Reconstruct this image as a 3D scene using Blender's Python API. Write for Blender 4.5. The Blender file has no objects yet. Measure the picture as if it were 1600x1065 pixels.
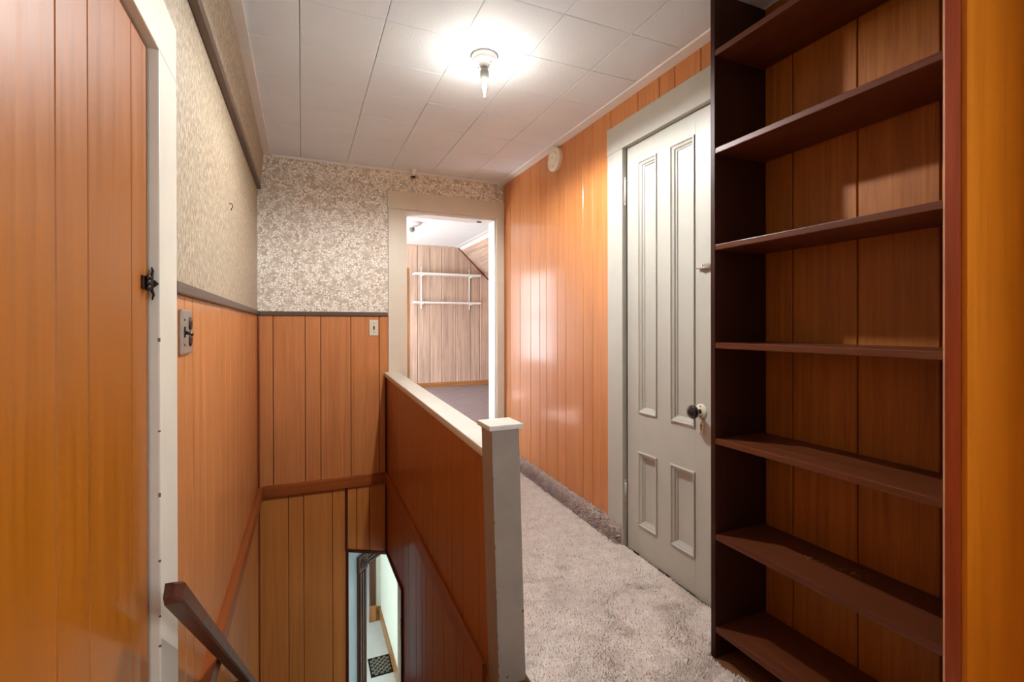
import bpy, bmesh, math, random
import numpy as np
from mathutils import Vector, Matrix

random.seed(7)
rng = np.random.default_rng(7)
S = bpy.context.scene
COL = S.collection
CZ0 = 1.148                      # camera height above the hall floor beside the bookcase
CEIL = 2.301
LZ = -2.53                       # floor of the storey below

# ------------------------------------------------------------------ camera
cam_d = bpy.data.cameras.new('camera')
cam = bpy.data.objects.new('camera', cam_d)
COL.objects.link(cam)
YAW, PIT, ROL = 0.409409, -0.0019982, -0.0018697
fwd = Vector((math.sin(YAW) * math.cos(PIT), math.cos(YAW) * math.cos(PIT), math.sin(PIT)))
rt = Vector((math.cos(YAW), -math.sin(YAW), 0))
up = rt.cross(fwd)
rt2 = rt * math.cos(ROL) + up * math.sin(ROL)
up2 = -rt * math.sin(ROL) + up * math.cos(ROL)
M = Matrix((rt2, up2, -fwd)).transposed().to_4x4()
M.translation = Vector((0, 0, CZ0))
cam.matrix_world = M
cam_d.sensor_width = 36.0
cam_d.lens = 756.13 / 1600 * 36.0
cam_d.shift_y = -(532.5 - 510.718) / 1600.0
cam_d.clip_start = 0.02
S.camera = cam

# ------------------------------------------------------------------ world, exposure, daylight through the windows
w = bpy.data.worlds.new('world')
S.world = w
w.use_nodes = True
bg = w.node_tree.nodes['Background']
bg.inputs[0].default_value = (0.72, 0.84, 1.0, 1)
bg.inputs[1].default_value = 1.0
vs = S.view_settings
vs.view_transform = 'Standard'
vs.look = 'None'
vs.gamma = 1.0
vs.exposure = 0.8
vs.use_curve_mapping = False
S.cycles.use_denoising = True
S.cycles.max_bounces = 10
S.cycles.diffuse_bounces = 6
S.cycles.sample_clamp_indirect = 6.0


def area(name, loc, direction, sx, sy, power, color):
    d = bpy.data.lights.new(name, 'AREA')
    d.shape = 'RECTANGLE'
    d.size, d.size_y = sx, sy
    d.energy = power
    d.color = color
    o = bpy.data.objects.new(name, d)
    o.location = loc
    o.rotation_euler = Vector(direction).to_track_quat('-Z', 'Y').to_euler()
    COL.objects.link(o)
    return o


DAY = (0.80, 0.92, 1.0)
area('daylight_side_window', (1.63, -0.55, 1.40), (-1, 0, 0), 1.2, 1.4, 21, (0.74, 0.89, 1.0))
area('daylight_far_window', (-0.58, 7.2, 1.30), (1, 0, 0), 1.1, 1.5, 60, DAY)
area('daylight_far_low_window', (-0.58, 5.1, 0.85), (1, 0, 0), 0.9, 1.1, 35, DAY)
area('daylight_lower_window', (-1.68, 5.1, -1.15), (1, 0, 0), 1.3, 1.4, 32, DAY)


sun_d = bpy.data.lights.new('sun', 'SUN')                # low sun from the left, entering the far room, blocked at the lower window
sun_d.energy = 90
sun_d.angle = 0.01
sun_d.color = (1.0, 0.97, 0.92)
sun = bpy.data.objects.new('sun', sun_d)
sun.location = (-4, 5, 4)
sun.rotation_euler = Vector((0.6, -0.12, -0.78)).to_track_quat('-Z', 'Y').to_euler()
COL.objects.link(sun)

# ------------------------------------------------------------------ materials
def lin(c):
    return tuple(((v / 255) / 12.92 if v / 255 <= 0.04045 else ((v / 255 + 0.055) / 1.055) ** 2.4) for v in c) + (1,)


def newmat(name):
    m = bpy.data.materials.new(name)
    m.use_nodes = True
    nt = m.node_tree
    return m, nt, nt.nodes['Principled BSDF']


def N(nt, t, **kw):
    n = nt.nodes.new(t)
    for k, v in kw.items():
        setattr(n, k, v)
    return n


def coords(nt, scale):
    tc = N(nt, 'ShaderNodeTexCoord')
    mp = N(nt, 'ShaderNodeMapping')
    mp.inputs['Scale'].default_value = scale
    nt.links.new(tc.outputs['Object'], mp.inputs[0])
    return mp.outputs[0]


def noise(nt, vec, scale, detail=4, rough=0.55, dist=0.0):
    n = N(nt, 'ShaderNodeTexNoise')
    n.inputs['Scale'].default_value = scale
    n.inputs['Detail'].default_value = detail
    n.inputs['Roughness'].default_value = rough
    n.inputs['Distortion'].default_value = dist
    nt.links.new(vec, n.inputs['Vector'])
    return n.outputs['Fac']


def ramp(nt, fac, stops, interp='LINEAR'):
    r = N(nt, 'ShaderNodeValToRGB')
    r.color_ramp.interpolation = interp
    els = r.color_ramp.elements
    while len(els) < len(stops):
        els.new(0.5)
    for e, (p, c) in zip(els, stops):
        e.position = p
        e.color = c if len(c) == 4 else lin(c)
    nt.links.new(fac, r.inputs[0])
    return r.outputs[0]


def bump(nt, b, h, strength, dist=0.002):
    n = N(nt, 'ShaderNodeBump')
    n.inputs['Strength'].default_value = strength
    n.inputs['Distance'].default_value = dist
    nt.links.new(h, n.inputs['Height'])
    nt.links.new(n.outputs[0], b.inputs['Normal'])


def mixc(nt, fac, a, b, mode='MIX'):
    m = N(nt, 'ShaderNodeMix', data_type='RGBA', blend_type=mode)
    for s, v in ((m.inputs[0], fac), (m.inputs[6], a), (m.inputs[7], b)):
        if isinstance(v, bpy.types.NodeSocket):
            nt.links.new(v, s)
        else:
            s.default_value = v
    return m.outputs[2]


def paint(name, c, rough=0.45, var=0.05, bscale=60, bstr=0.08, spec=0.4, metal=0.0):
    m, nt, b = newmat(name)
    v = coords(nt, (1, 1, 1))
    f = noise(nt, v, 9, 5, 0.6)
    k = 1 - var * 2
    base = lin(c)
    dark = tuple(x * k for x in base[:3]) + (1,)
    nt.links.new(ramp(nt, f, [(0.3, dark), (0.65, base)]), b.inputs['Base Color'])
    b.inputs['Roughness'].default_value = rough
    b.inputs['Specular IOR Level'].default_value = spec
    b.inputs['Metallic'].default_value = metal
    if bstr:
        bump(nt, b, noise(nt, v, bscale, 4), bstr)
    return m


def paint_chipped(name, c, *a):
    m = paint(name, c, *a)
    nt = m.node_tree
    b = nt.nodes['Principled BSDF']
    src = b.inputs['Base Color'].links[0].from_socket
    v = coords(nt, (1, 1, 0.7))
    vo = N(nt, 'ShaderNodeTexVoronoi')
    vo.inputs['Scale'].default_value = 17
    nt.links.new(v, vo.inputs['Vector'])
    spot = ramp(nt, vo.outputs['Distance'], [(0.055, (1, 1, 1, 1)), (0.075, (0, 0, 0, 1))])
    nt.links.new(mixc(nt, spot, src, lin((96, 74, 56))), b.inputs['Base Color'])
    return m


def wood(name, dark, light, grain='z', rough=0.42, spec=0.26, coat=0.16, var=0.10, fine=1.0, bstr=0.06, blotch=0.18):
    m, nt, b = newmat(name)
    s = {'z': (34, 34, 1.3), 'y': (34, 1.3, 34), 'x': (1.3, 34, 34)}[grain]
    v = coords(nt, tuple(q * fine for q in s))
    oi = N(nt, 'ShaderNodeObjectInfo')
    add = N(nt, 'ShaderNodeVectorMath', operation='ADD')
    comb = N(nt, 'ShaderNodeCombineXYZ')
    mul = N(nt, 'ShaderNodeMath', operation='MULTIPLY')
    mul.inputs[1].default_value = 37.0
    nt.links.new(oi.outputs['Random'], mul.inputs[0])
    for i in range(3):
        nt.links.new(mul.outputs[0], comb.inputs[i])
    nt.links.new(v, add.inputs[0])
    nt.links.new(comb.outputs[0], add.inputs[1])
    f = noise(nt, add.outputs[0], 1.0, 7, 0.62, 0.7)
    f2 = noise(nt, add.outputs[0], 5.0, 3, 0.6)
    mx = N(nt, 'ShaderNodeMath', operation='MULTIPLY_ADD')
    nt.links.new(f2, mx.inputs[0])
    mx.inputs[1].default_value = 0.35
    nt.links.new(f, mx.inputs[2])
    c = ramp(nt, mx.outputs[0], [(0.42, dark), (0.85, light)])
    # slow tone change over the panel
    vb = coords(nt, (2.2, 2.2, 1.4))
    fb = noise(nt, vb, 1.0, 2)
    lo = 1 - blotch
    tone = ramp(nt, fb, [(0.3, (lo, lo, lo, 1)), (0.7, (1, 1, 1, 1))])
    c = mixc(nt, 1.0, c, tone, 'MULTIPLY')
    r = 1 - var
    rnd = ramp(nt, oi.outputs['Random'], [(0.0, (r, r, r, 1)), (1.0, (1, 1, 1, 1))])
    c = mixc(nt, 1.0, c, rnd, 'MULTIPLY')
    nt.links.new(c, b.inputs['Base Color'])
    rr = ramp(nt, f, [(0.3, (rough - 0.05,) * 3 + (1,)), (0.7, (rough + 0.08,) * 3 + (1,))])
    nt.links.new(rr, b.inputs['Roughness'])
    b.inputs['Specular IOR Level'].default_value = spec
    b.inputs['Coat Weight'].default_value = coat
    b.inputs['Coat Roughness'].default_value = 0.13
    if bstr:
        bump(nt, b, mx.outputs[0], bstr, 0.001)
    return m


MAT = {}
MAT['panel'] = wood('orange_panelling', rough=0.42, coat=0.24, dark=(186, 114, 60), light=(208, 138, 82), var=0.04, blotch=0.1)
MAT['panel_stair'] = wood('lightened_orange_panelling', (192, 120, 54), (210, 138, 70), coat=0.25, var=0.04, blotch=0.12)  # same boards as higher up, colour lightened to offset the dim stairwell
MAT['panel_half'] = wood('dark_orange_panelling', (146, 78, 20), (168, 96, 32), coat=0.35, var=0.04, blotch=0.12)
MAT['panel_door'] = wood('honey_panelling', (148, 80, 4), (168, 94, 9), coat=0.12, var=0.03, blotch=0.1, rough=0.4)
MAT['panel_book'] = wood('bookcase_back_panelling', (132, 70, 12), (170, 100, 28), rough=0.5, coat=0.03, fine=1.7)
MAT['panel_end'] = wood('orange_plywood', (184, 98, 1), (200, 112, 6), rough=0.5, coat=0.0, var=0.03, spec=0.15)
MAT['groove'] = paint('groove_brown', (40, 17, 7), 0.8, bstr=0)
MAT['trim_x'] = wood('chestnut_trim_x', (126, 62, 24), (170, 92, 42), 'x')
MAT['trim_y'] = wood('chestnut_trim_y', (126, 62, 24), (170, 92, 42), 'y')
MAT['trim_z'] = wood('chestnut_trim_z', (104, 46, 18), (150, 76, 34), 'z')
MAT['darktrim'] = wood('dark_brown_moulding', (62, 24, 12), (92, 40, 20), 'z')
MAT['rail_x'] = wood('taupe_rail_x', (84, 66, 52), (112, 92, 76), 'x', rough=0.4, coat=0.05)
MAT['rail_y'] = wood('taupe_rail_y', (84, 66, 52), (112, 92, 76), 'y', rough=0.4, coat=0.05)
MAT['handrail'] = wood('worn_dark_handrail', (62, 29, 18), (100, 58, 40), 'y', rough=0.4, coat=0.03, spec=0.25, bstr=0)
MAT['book_z'] = wood('bookcase_brown_z', (46, 20, 11), (66, 33, 19), 'z', rough=0.5, coat=0.0, spec=0.2)
MAT['book_y'] = wood('bookcase_brown_y', (78, 36, 18), (106, 56, 31), 'y', rough=0.38, coat=0.05, spec=0.22)
MAT['book_red'] = wood('bookcase_red_stile', (118, 42, 8), (150, 62, 14), 'z', rough=0.45, coat=0.06, spec=0.2)
MAT['rawedge'] = paint('worn_raw_edge', (212, 160, 120), 0.7, 0.15, 80, 0.1)
MAT['white'] = paint('cream_paint', (218, 208, 188), 0.42, 0.03)
MAT['door_white'] = paint('door_cream_paint', (178, 175, 164), 0.38, 0.03, 40)
MAT['newel'] = paint_chipped('newel_paint', (152, 139, 125), 0.4, 0.08, 30, 0.15)
MAT['cap'] = paint('half_wall_cap_paint', (214, 210, 196), 0.35, 0.05, 30, 0.1)
MAT['chip'] = paint('bared_wood_chip', (128, 106, 84), 0.8, 0.1, bstr=0)
MAT['trimwhite'] = paint('white_moulding_paint', (232, 230, 226), 0.4, 0.02)
MAT['porcelain'] = paint('white_porcelain', (238, 236, 232), 0.25, 0.01, bstr=0)
MAT['plastic'] = paint('aged_white_plastic', (236, 228, 208), 0.4, 0.02, bstr=0)
MAT['ivory'] = paint('ivory_plate', (214, 206, 184), 0.35, 0.03, bstr=0)
MAT['steelplate'] = paint('brushed_steel', (176, 168, 156), 0.35, 0.05, bstr=0, metal=0.6)
MAT['black'] = paint('black_plastic', (22, 20, 20), 0.35, 0.0, bstr=0)
MAT['brownplastic'] = paint('brown_bakelite', (54, 30, 22), 0.3, 0.0, bstr=0)
MAT['iron'] = paint('antique_iron', (58, 44, 36), 0.35, 0.2, 90, 0.2, metal=0.7)
MAT['knob'] = paint('black_porcelain_knob', (30, 27, 27), 0.12, 0.05, bstr=0, spec=0.7)
MAT['grey'] = paint('grey_bulb_collar', (120, 118, 112), 0.4, 0.1, bstr=0)
MAT['brass'] = paint('brass_strip', (176, 142, 50), 0.35, 0.1, bstr=0, metal=0.8)
MAT['mint'] = paint('mint_wall_paint', (222, 244, 236), 0.6, 0.02)
MAT['cream'] = paint('cream_wall_paint', (232, 230, 216), 0.6, 0.02)
MAT['paleroom'] = paint('pale_blue_ceiling_paint', (226, 232, 232), 0.6, 0.02)
MAT['oak'] = wood('golden_oak', (150, 96, 50), (190, 134, 84), 'z', rough=0.35)
MAT['oak_x'] = wood('golden_oak_x', (150, 96, 50), (190, 134, 84), 'x', rough=0.35)
MAT['oakdark'] = wood('brown_oak_casing', (88, 56, 38), (124, 86, 62), 'z', rough=0.35)
MAT['pale'] = wood('pinkish_pale_panelling', (182, 148, 126), (228, 202, 182), 'z', rough=0.4, coat=0.05, fine=0.8)
MAT['pale_y'] = wood('pinkish_pale_panelling_y', (182, 148, 126), (228, 202, 182), 'y', rough=0.4, coat=0.05, fine=0.8)
MAT['palegroove'] = paint('pale_groove', (120, 92, 74), 0.8, bstr=0)
MAT['lowfloor'] = paint('light_grey_carpet', (206, 204, 202), 0.95, 0.03, 300, 0.4)
MAT['farcarpet'] = paint('mauve_grey_carpet', (142, 124, 124), 0.95, 0.08, 250, 0.5)
MAT['boards'] = wood('brown_floorboards', (96, 56, 30), (134, 84, 50), 'y', rough=0.45)
MAT['tilegap'] = paint('tile_joint_grey', (96, 93, 90), 0.9, 0.02, bstr=0)
MAT['dark'] = paint('dark_underlay', (86, 48, 40), 0.9, 0.1)


def tile_mat():
    m, nt, b = newmat('textured_ceiling_tile')
    v = coords(nt, (1, 1, 1))
    f = noise(nt, v, 3.0, 3)
    nt.links.new(ramp(nt, f, [(0.3, (228, 238, 247)), (0.7, (234, 244, 253))]), b.inputs['Base Color'])
    b.inputs['Roughness'].default_value = 0.7
    v2 = coords(nt, (1, 0.45, 1))
    bump(nt, b, noise(nt, v2, 130, 3, 0.6), 0.6, 0.002)
    return m


MAT['tile'] = tile_mat()


def floral_mat():
    m, nt, b = newmat('floral_wallpaper')
    v = coords(nt, (1, 1, 1))
    n = N(nt, 'ShaderNodeTexNoise')
    n.inputs['Scale'].default_value = 30
    n.inputs['Detail'].default_value = 2
    nt.links.new(v, n.inputs['Vector'])
    sub = N(nt, 'ShaderNodeVectorMath', operation='MULTIPLY_ADD')
    sub.inputs[1].default_value = (0.03, 0.03, 0.03)
    nt.links.new(n.outputs['Color'], sub.inputs[0])
    nt.links.new(v, sub.inputs[2])
    vo2 = N(nt, 'ShaderNodeTexVoronoi', feature='DISTANCE_TO_EDGE')
    vo2.inputs['Scale'].default_value = 62
    nt.links.new(sub.outputs[0], vo2.inputs['Vector'])
    leaves = ramp(nt, vo2.outputs['Distance'], [(0.03, (0, 0, 0, 1)), (0.13, (1, 1, 1, 1))])
    vo = N(nt, 'ShaderNodeTexVoronoi')
    vo.inputs['Scale'].default_value = 62
    nt.links.new(sub.outputs[0], vo.inputs['Vector'])
    sep = N(nt, 'ShaderNodeSeparateColor')
    nt.links.new(vo.outputs['Color'], sep.inputs[0])
    pick = ramp(nt, sep.outputs[0], [(0.06, (0.0, 0.0, 0.0, 1)), (0.24, (1, 1, 1, 1))])
    big = ramp(nt, noise(nt, v, 22, 3), [(0.36, (0.30, 0.30, 0.30, 1)), (0.5, (1, 1, 1, 1))])
    f = mixc(nt, 1.0, leaves, pick, 'MULTIPLY')
    f = mixc(nt, 1.0, f, big, 'MULTIPLY')
    c = mixc(nt, f, lin((186, 170, 148)), lin((250, 244, 232)))
    nt.links.new(c, b.inputs['Base Color'])
    b.inputs['Roughness'].default_value = 0.55
    return m


MAT['floral'] = floral_mat()


def grass_mat():
    m, nt, b = newmat('grasscloth_wallpaper')
    v = coords(nt, (210, 210, 48))
    f = noise(nt, v, 1.0, 3, 0.6, 0.6)
    c = ramp(nt, f, [(0.38, (140, 122, 98)), (0.5, (160, 142, 116)), (0.60, (200, 186, 160))])
    nt.links.new(c, b.inputs['Base Color'])
    b.inputs['Roughness'].default_value = 0.5
    bump(nt, b, f, 0.12, 0.001)
    return m


MAT['grass'] = grass_mat()


def carpet_mat(name, a, bcol, scale=18):
    m, nt, b = newmat(name)
    v = coords(nt, (1, 1, 1))
    f = noise(nt, v, scale, 5, 0.7)
    f2 = noise(nt, v, 260, 2, 0.6)
    mx = N(nt, 'ShaderNodeMath', operation='MULTIPLY_ADD')
    nt.links.new(f2, mx.inputs[0])
    mx.inputs[1].default_value = 0.5
    nt.links.new(f, mx.inputs[2])
    nt.links.new(ramp(nt, mx.outputs[0], [(0.55, a), (0.95, bcol)]), b.inputs['Base Color'])
    b.inputs['Roughness'].default_value = 0.9
    b.inputs['Sheen Weight'].default_value = 0.25
    return m


MAT['carpet'] = carpet_mat('mauve_beige_pile', (220, 198, 184), (246, 230, 216))
MAT['cove'] = carpet_mat('mauve_pile_edge', (168, 142, 132), (212, 192, 180))


def emit(name, c, s):
    m, nt, b = newmat(name)
    b.inputs['Base Color'].default_value = (1, 1, 1, 1)
    b.inputs['Emission Color'].default_value = tuple(c) + (1,)
    b.inputs['Emission Strength'].default_value = s
    return m


def glass_mat():
    m, nt, b = newmat('clear_glass')
    t = N(nt, 'ShaderNodeBsdfTransparent')
    g = N(nt, 'ShaderNodeBsdfGlossy')
    g.inputs['Roughness'].default_value = 0.05
    mx = N(nt, 'ShaderNodeMixShader')
    mx.inputs[0].default_value = 0.12
    nt.links.new(t.outputs[0], mx.inputs[1])
    nt.links.new(g.outputs[0], mx.inputs[2])
    nt.links.new(mx.outputs[0], nt.nodes['Material Output'].inputs[0])
    return m


MAT['glass'] = glass_mat()
MAT['filament'] = emit('glowing_filament', (1.0, 0.84, 0.6), 60)


# ------------------------------------------------------------------ mesh helpers
def fz(y):                                    # the old floor sags towards the stair head
    return 0.034 * (min(y, 8.3) - 1.3) if y > 1.3 else 0.0


def link(name, me, mat, parent=None):
    o = bpy.data.objects.new(name, me)
    if mat:
        me.materials.append(MAT[mat] if isinstance(mat, str) else mat)
    COL.objects.link(o)
    o.parent = parent
    return o


def tag(o, label=None, cat=None, group=None, kind=None):
    if label:
        o['label'] = label
    if cat:
        o['category'] = cat
    if group:
        o['group'] = group
    if kind:
        o['kind'] = kind
    return o


def empty(name, loc=(0, 0, 0)):
    o = bpy.data.objects.new(name, None)
    o.empty_display_size = 0.05
    o.location = loc
    COL.objects.link(o)
    return o


class MB:
    def __init__(self):
        self.v, self.f, self.sm = [], [], []

    def add(self, vs, fs, smooth=False):
        k = len(self.v)
        self.v += [tuple(p) for p in vs]
        self.f += [tuple(i + k for i in f) for f in fs]
        self.sm += [smooth] * len(fs)
        return self

    def box(self, x0, x1, y0, y1, z0, z1):
        return self.hexa([(x0, y0, z0), (x1, y0, z0), (x1, y1, z0), (x0, y1, z0), (x0, y0, z1), (x1, y0, z1), (x1, y1, z1), (x0, y1, z1)])

    def hexa(self, p):
        return self.add(p, [(0, 3, 2, 1), (4, 5, 6, 7), (0, 1, 5, 4), (1, 2, 6, 5), (2, 3, 7, 6), (3, 0, 4, 7)])

    def ybar(self, x0, x1, y0, y1, za, zb):
        """bar along y whose bottom/top are functions of y"""
        return self.hexa([(x0, y0, za(y0)), (x1, y0, za(y0)), (x1, y1, za(y1)), (x0, y1, za(y1)),
                          (x0, y0, zb(y0)), (x1, y0, zb(y0)), (x1, y1, zb(y1)), (x0, y1, zb(y1))])

    def prism(self, a, b):
        """two matching polygons joined"""
        n = len(a)
        fs = [tuple(range(n - 1, -1, -1)), tuple(range(n, 2 * n))]
        fs += [(i, (i + 1) % n, n + (i + 1) % n, n + i) for i in range(n)]
        return self.add(list(a) + list(b), fs)

    def lathe(self, prof, c, axis='z', seg=28, smooth=True):
        vs = []
        for r, h in prof:
            for k in range(seg):
                t = 2 * math.pi * k / seg
                a, b = r * math.cos(t), r * math.sin(t)
                p = {'z': (a, b, h), 'x': (h, a, b), 'y': (a, h, b)}[axis]
                vs.append((c[0] + p[0], c[1] + p[1], c[2] + p[2]))
        fs = []
        for i in range(len(prof) - 1):
            for k in range(seg):
                fs.append((i * seg + k, i * seg + (k + 1) % seg, (i + 1) * seg + (k + 1) % seg, (i + 1) * seg + k))
        self.add(vs, fs, smooth)
        return self.add([vs[k] for k in range(seg)][::-1], [tuple(range(seg))]).add(vs[-seg:], [tuple(range(seg))])

    def tube(self, pts, r, seg=8):
        pts = [Vector(p) for p in pts]
        rs = r if isinstance(r, (list, tuple)) else [r] * len(pts)
        vs = []
        for i, p in enumerate(pts):
            d = (pts[min(i + 1, len(pts) - 1)] - pts[max(i - 1, 0)]).normalized()
            u = d.orthogonal().normalized()
            if i and abs(d.dot(pu)) < 0.98:
                u = (pu - d * pu.dot(d)).normalized()
            pu = u
            w_ = d.cross(u)
            for k in range(seg):
                t = 2 * math.pi * k / seg
                vs.append(p + (u * math.cos(t) + w_ * math.sin(t)) * rs[i])
        fs = []
        for i in range(len(pts) - 1):
            for k in range(seg):
                fs.append((i * seg + k, i * seg + (k + 1) % seg, (i + 1) * seg + (k + 1) % seg, (i + 1) * seg + k))
        fs.append(tuple(range(seg - 1, -1, -1)))
        fs.append(tuple(range(len(vs) - seg, len(vs))))
        return self.add(vs, fs, True)

    def build(self, name, mat, parent=None, bevel=0.0):
        me = bpy.data.meshes.new(name)
        me.from_pydata(self.v, [], self.f)
        bm = bmesh.new()
        bm.from_mesh(me)
        if bevel:
            bmesh.ops.remove_doubles(bm, verts=bm.verts, dist=1e-6)
            ed = [e for e in bm.edges if len(e.link_faces) == 2 and e.calc_face_angle(0) > 0.7]
            bmesh.ops.bevel(bm, geom=ed, offset=bevel, segments=2, profile=0.6, affect='EDGES')
        bmesh.ops.recalc_face_normals(bm, faces=bm.faces)
        bm.to_mesh(me)
        bm.free()
        if not bevel:
            for p, s in zip(me.polygons, self.sm):
                p.use_smooth = s
        return link(name, me, mat, parent)


def box(name, x0, x1, y0, y1, z0, z1, mat, parent=None, bevel=0.0):
    return MB().box(x0, x1, y0, y1, z0, z1).build(name, mat, parent, bevel)


def fn(v):
    return v if callable(v) else (lambda u: v)


def boards(parent, axis, face, sign, edges, z0, z1, mat, t=0.010, g=0.0017, ch=0.0022, name='board'):
    """vertical boards on a wall. axis = direction the wall runs in; face = its visible plane; sign = side it faces"""
    z0, z1 = fn(z0), fn(z1)
    edges = sorted(edges)
    for a, b in zip(edges[:-1], edges[1:]):
        prof = [(a + g, 0), (a + g, t - ch), (a + g + ch, t), (b - g - ch, t), (b - g, t - ch), (b - g, 0)]
        lo, hi = [], []
        for u, d in prof:
            c = face + sign * (d - t)
            for L, zf in ((lo, z0), (hi, z1)):
                L.append((u, c, zf(u)) if axis == 'x' else (c, u, zf(u)))
        MB().prism(lo, hi).build(name, mat, parent)


# ================================================================== THE SETTING
XL, XR, YB, XH = -0.272, 1.5, 3.627, 0.568

# ---- floors
m = MB()
m.box(-0.6, 1.75, -2.4, 1.3, -0.12, 0.0)
m.box(0.64, 1.75, 1.3, 1.42, -0.12, 0.0)
m.box(-0.28, 0.64, 1.3, 1.42, -0.12, 0.0)
m.hexa([(0.6, 1.42, -0.12), (1.75, 1.42, -0.12), (1.75, 3.75, -0.05), (0.6, 3.75, -0.05), (0.6, 1.42, 0.0), (1.75, 1.42, 0.0), (1.75, 3.75, fz(3.75)), (0.6, 3.75, fz(3.75))])
tag(m.build('floor', 'boards'), 'brown wooden floor of the upstairs hall, bare under the bookcase', 'floor', kind='structure')

# ---- ceiling with separate 12-inch tiles
ceil = tag(box('ceiling', -0.6, 1.75, -2.4, 3.75, CEIL + 0.012, CEIL + 0.1, 'groove'), 'white tiled ceiling of the upstairs hall', 'ceiling', kind='structure')
ceil.data.materials[0] = MAT['tilegap']
xs = [-0.31, -0.006, 0.293, 0.596, 0.896, 1.198, 1.56]
ys = [1.567 + 0.2985 * k for k in range(-13, 8)]
for i in range(len(xs) - 1):
    for j in range(len(ys) - 1):
        x0, x1, y0, y1 = xs[i] + 0.0012, xs[i + 1] - 0.0012, ys[j] + 0.001, ys[j + 1] - 0.001
        zc = [random.uniform(-0.0007, 0.0009) for _ in range(4)]
        c = 0.003
        zt = CEIL + 0.014
        P = [(x0, y0), (x1, y0), (x1, y1), (x0, y1)]
        Q = [(x0 + c, y0 + c), (x1 - c, y0 + c), (x1 - c, y1 - c), (x0 + c, y1 - c)]
        top = [(p[0], p[1], zt) for p in P]
        mid = [(p[0], p[1], CEIL + 0.0012 - z) for p, z in zip(P, zc)]
        bot = [(p[0], p[1], CEIL - z) for p, z in zip(Q, zc)]
        mm = MB().add(top + mid + bot, [(0, 1, 2, 3), (11, 10, 9, 8)] + [(a + k, a + (k + 1) % 4, a + 4 + (k + 1) % 4, a + 4 + k) for a in (0, 4) for k in range(4)])
        mm.build('ceiling_tile', 'tile', ceil)

# ---- right wall
wr = MB()
wr.box(XR + 0.0105, 1.75, 2.13, 3.75, -0.1, CEIL + 0.02)
wr.box(XR + 0.0105, 1.75, 1.275, 2.13, CZ0 + 0.93, CEIL + 0.02)
wr.box(1.62, 1.75, 0.45, 2.13, -0.1, CZ0 + 0.95)
wr.box(1.56, 1.75, 1.275, 1.43, -0.1, CZ0 + 0.95)
WR = tag(wr.build('wall_right', 'groove'), 'orange plank-panelled wall on the right of the hall', 'wall', kind='structure')
boards(WR, 'y', XR, -1, [3.627, 3.488, 3.305, 3.122, 2.976, 2.877, 2.725, 2.619, 2.418, 2.318, 2.140], lambda y: fz(y) - 0.02, CEIL - 0.001, 'panel')
boards(WR, 'y', XR, -1, [2.140, 1.916, 1.763, 1.662, 1.511, 1.39, 1.275], CZ0 + 1.0, CEIL - 0.001, 'panel')

# ---- back wall with the doorway to the far room and the passage at the stair foot
wb = MB()
y0b, y1b = YB + 0.0105, 3.75
wb.box(-0.42, 0.30, y0b, y1b, LZ, CEIL + 0.02)
wb.box(0.30, 0.712, y0b, y1b, -0.42, CEIL + 0.02)
wb.hexa([(0.30, y0b - 0.004, -0.445), (0.64, y0b - 0.004, -0.525), (0.64, y1b, -0.525), (0.30, y1b, -0.445), (0.30, y0b - 0.004, -0.41), (0.64, y0b - 0.004, -0.41), (0.64, y1b, -0.41), (0.30, y1b, -0.41)])
wb.box(0.712, 1.425, y0b, y1b, CZ0 + 0.866, CEIL + 0.02)
wb.box(1.425, 1.75, y0b, y1b, -0.3, CEIL + 0.02)
wb.box(0.712, 1.425, y0b, y1b, -0.3, fz(3.7))
WB = tag(wb.build('wall_back', 'groove'), 'end wall of the hall, flowered paper above orange panelling', 'wall', kind='structure')
CR0, CR1 = CZ0 + 0.074, CZ0 + 0.103
TR0, TR1 = CZ0 - 1.143, CZ0 - 1.066
m = MB()
m.box(XL, 0.60, YB - 0.001, YB + 0.0105, CR0 + 0.01, CEIL)
m.box(0.60, XR, YB - 0.001, YB + 0.0105, CZ0 + 0.90, CEIL)
m.build('wallpaper', 'floral', WB)
boards(WB, 'x', YB, -1, [XL, -0.179, 0.02, 0.119, 0.319, 0.517, 0.60], TR0 + 0.03, CR0 + 0.01, 'panel')
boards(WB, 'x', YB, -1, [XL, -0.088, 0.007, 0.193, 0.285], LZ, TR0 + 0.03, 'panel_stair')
hdr = lambda x: CZ0 - 1.588 - (x - 0.293) * 0.25
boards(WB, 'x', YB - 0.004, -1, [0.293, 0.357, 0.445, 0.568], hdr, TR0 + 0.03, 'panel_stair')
box('corner_moulding', 0.278, 0.293, YB - 0.012, YB + 0.01, CZ0 - 1.588, TR0 + 0.01, 'darktrim', WB, 0.003)
MB().hexa([(0.283, YB - 0.014, hdr(0.283) - 0.014), (0.568, YB - 0.014, hdr(0.568) - 0.014), (0.568, YB + 0.01, hdr(0.568) - 0.014), (0.283, YB + 0.01, hdr(0.283) - 0.014),
           (0.283, YB - 0.014, hdr(0.283) + 0.006), (0.568, YB - 0.014, hdr(0.568) + 0.006), (0.568, YB + 0.01, hdr(0.568) + 0.006), (0.283, YB + 0.01, hdr(0.283) + 0.006)]).build('header_moulding', 'darktrim', WB)
MB().box(0.283, 0.300, YB - 0.006, 3.76, LZ, hdr(0.29)).build('passage_jamb', 'darktrim', WB, 0.003)
box('jamb_bead', 0.3005, 0.3055, YB + 0.03, 3.74, LZ, hdr(0.30) - 0.01, 'trimwhite', WB)
box('corner_bead', XL, XL + 0.013, YB - 0.013, YB, LZ, CR0, 'trim_z', WB, 0.005)

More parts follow.
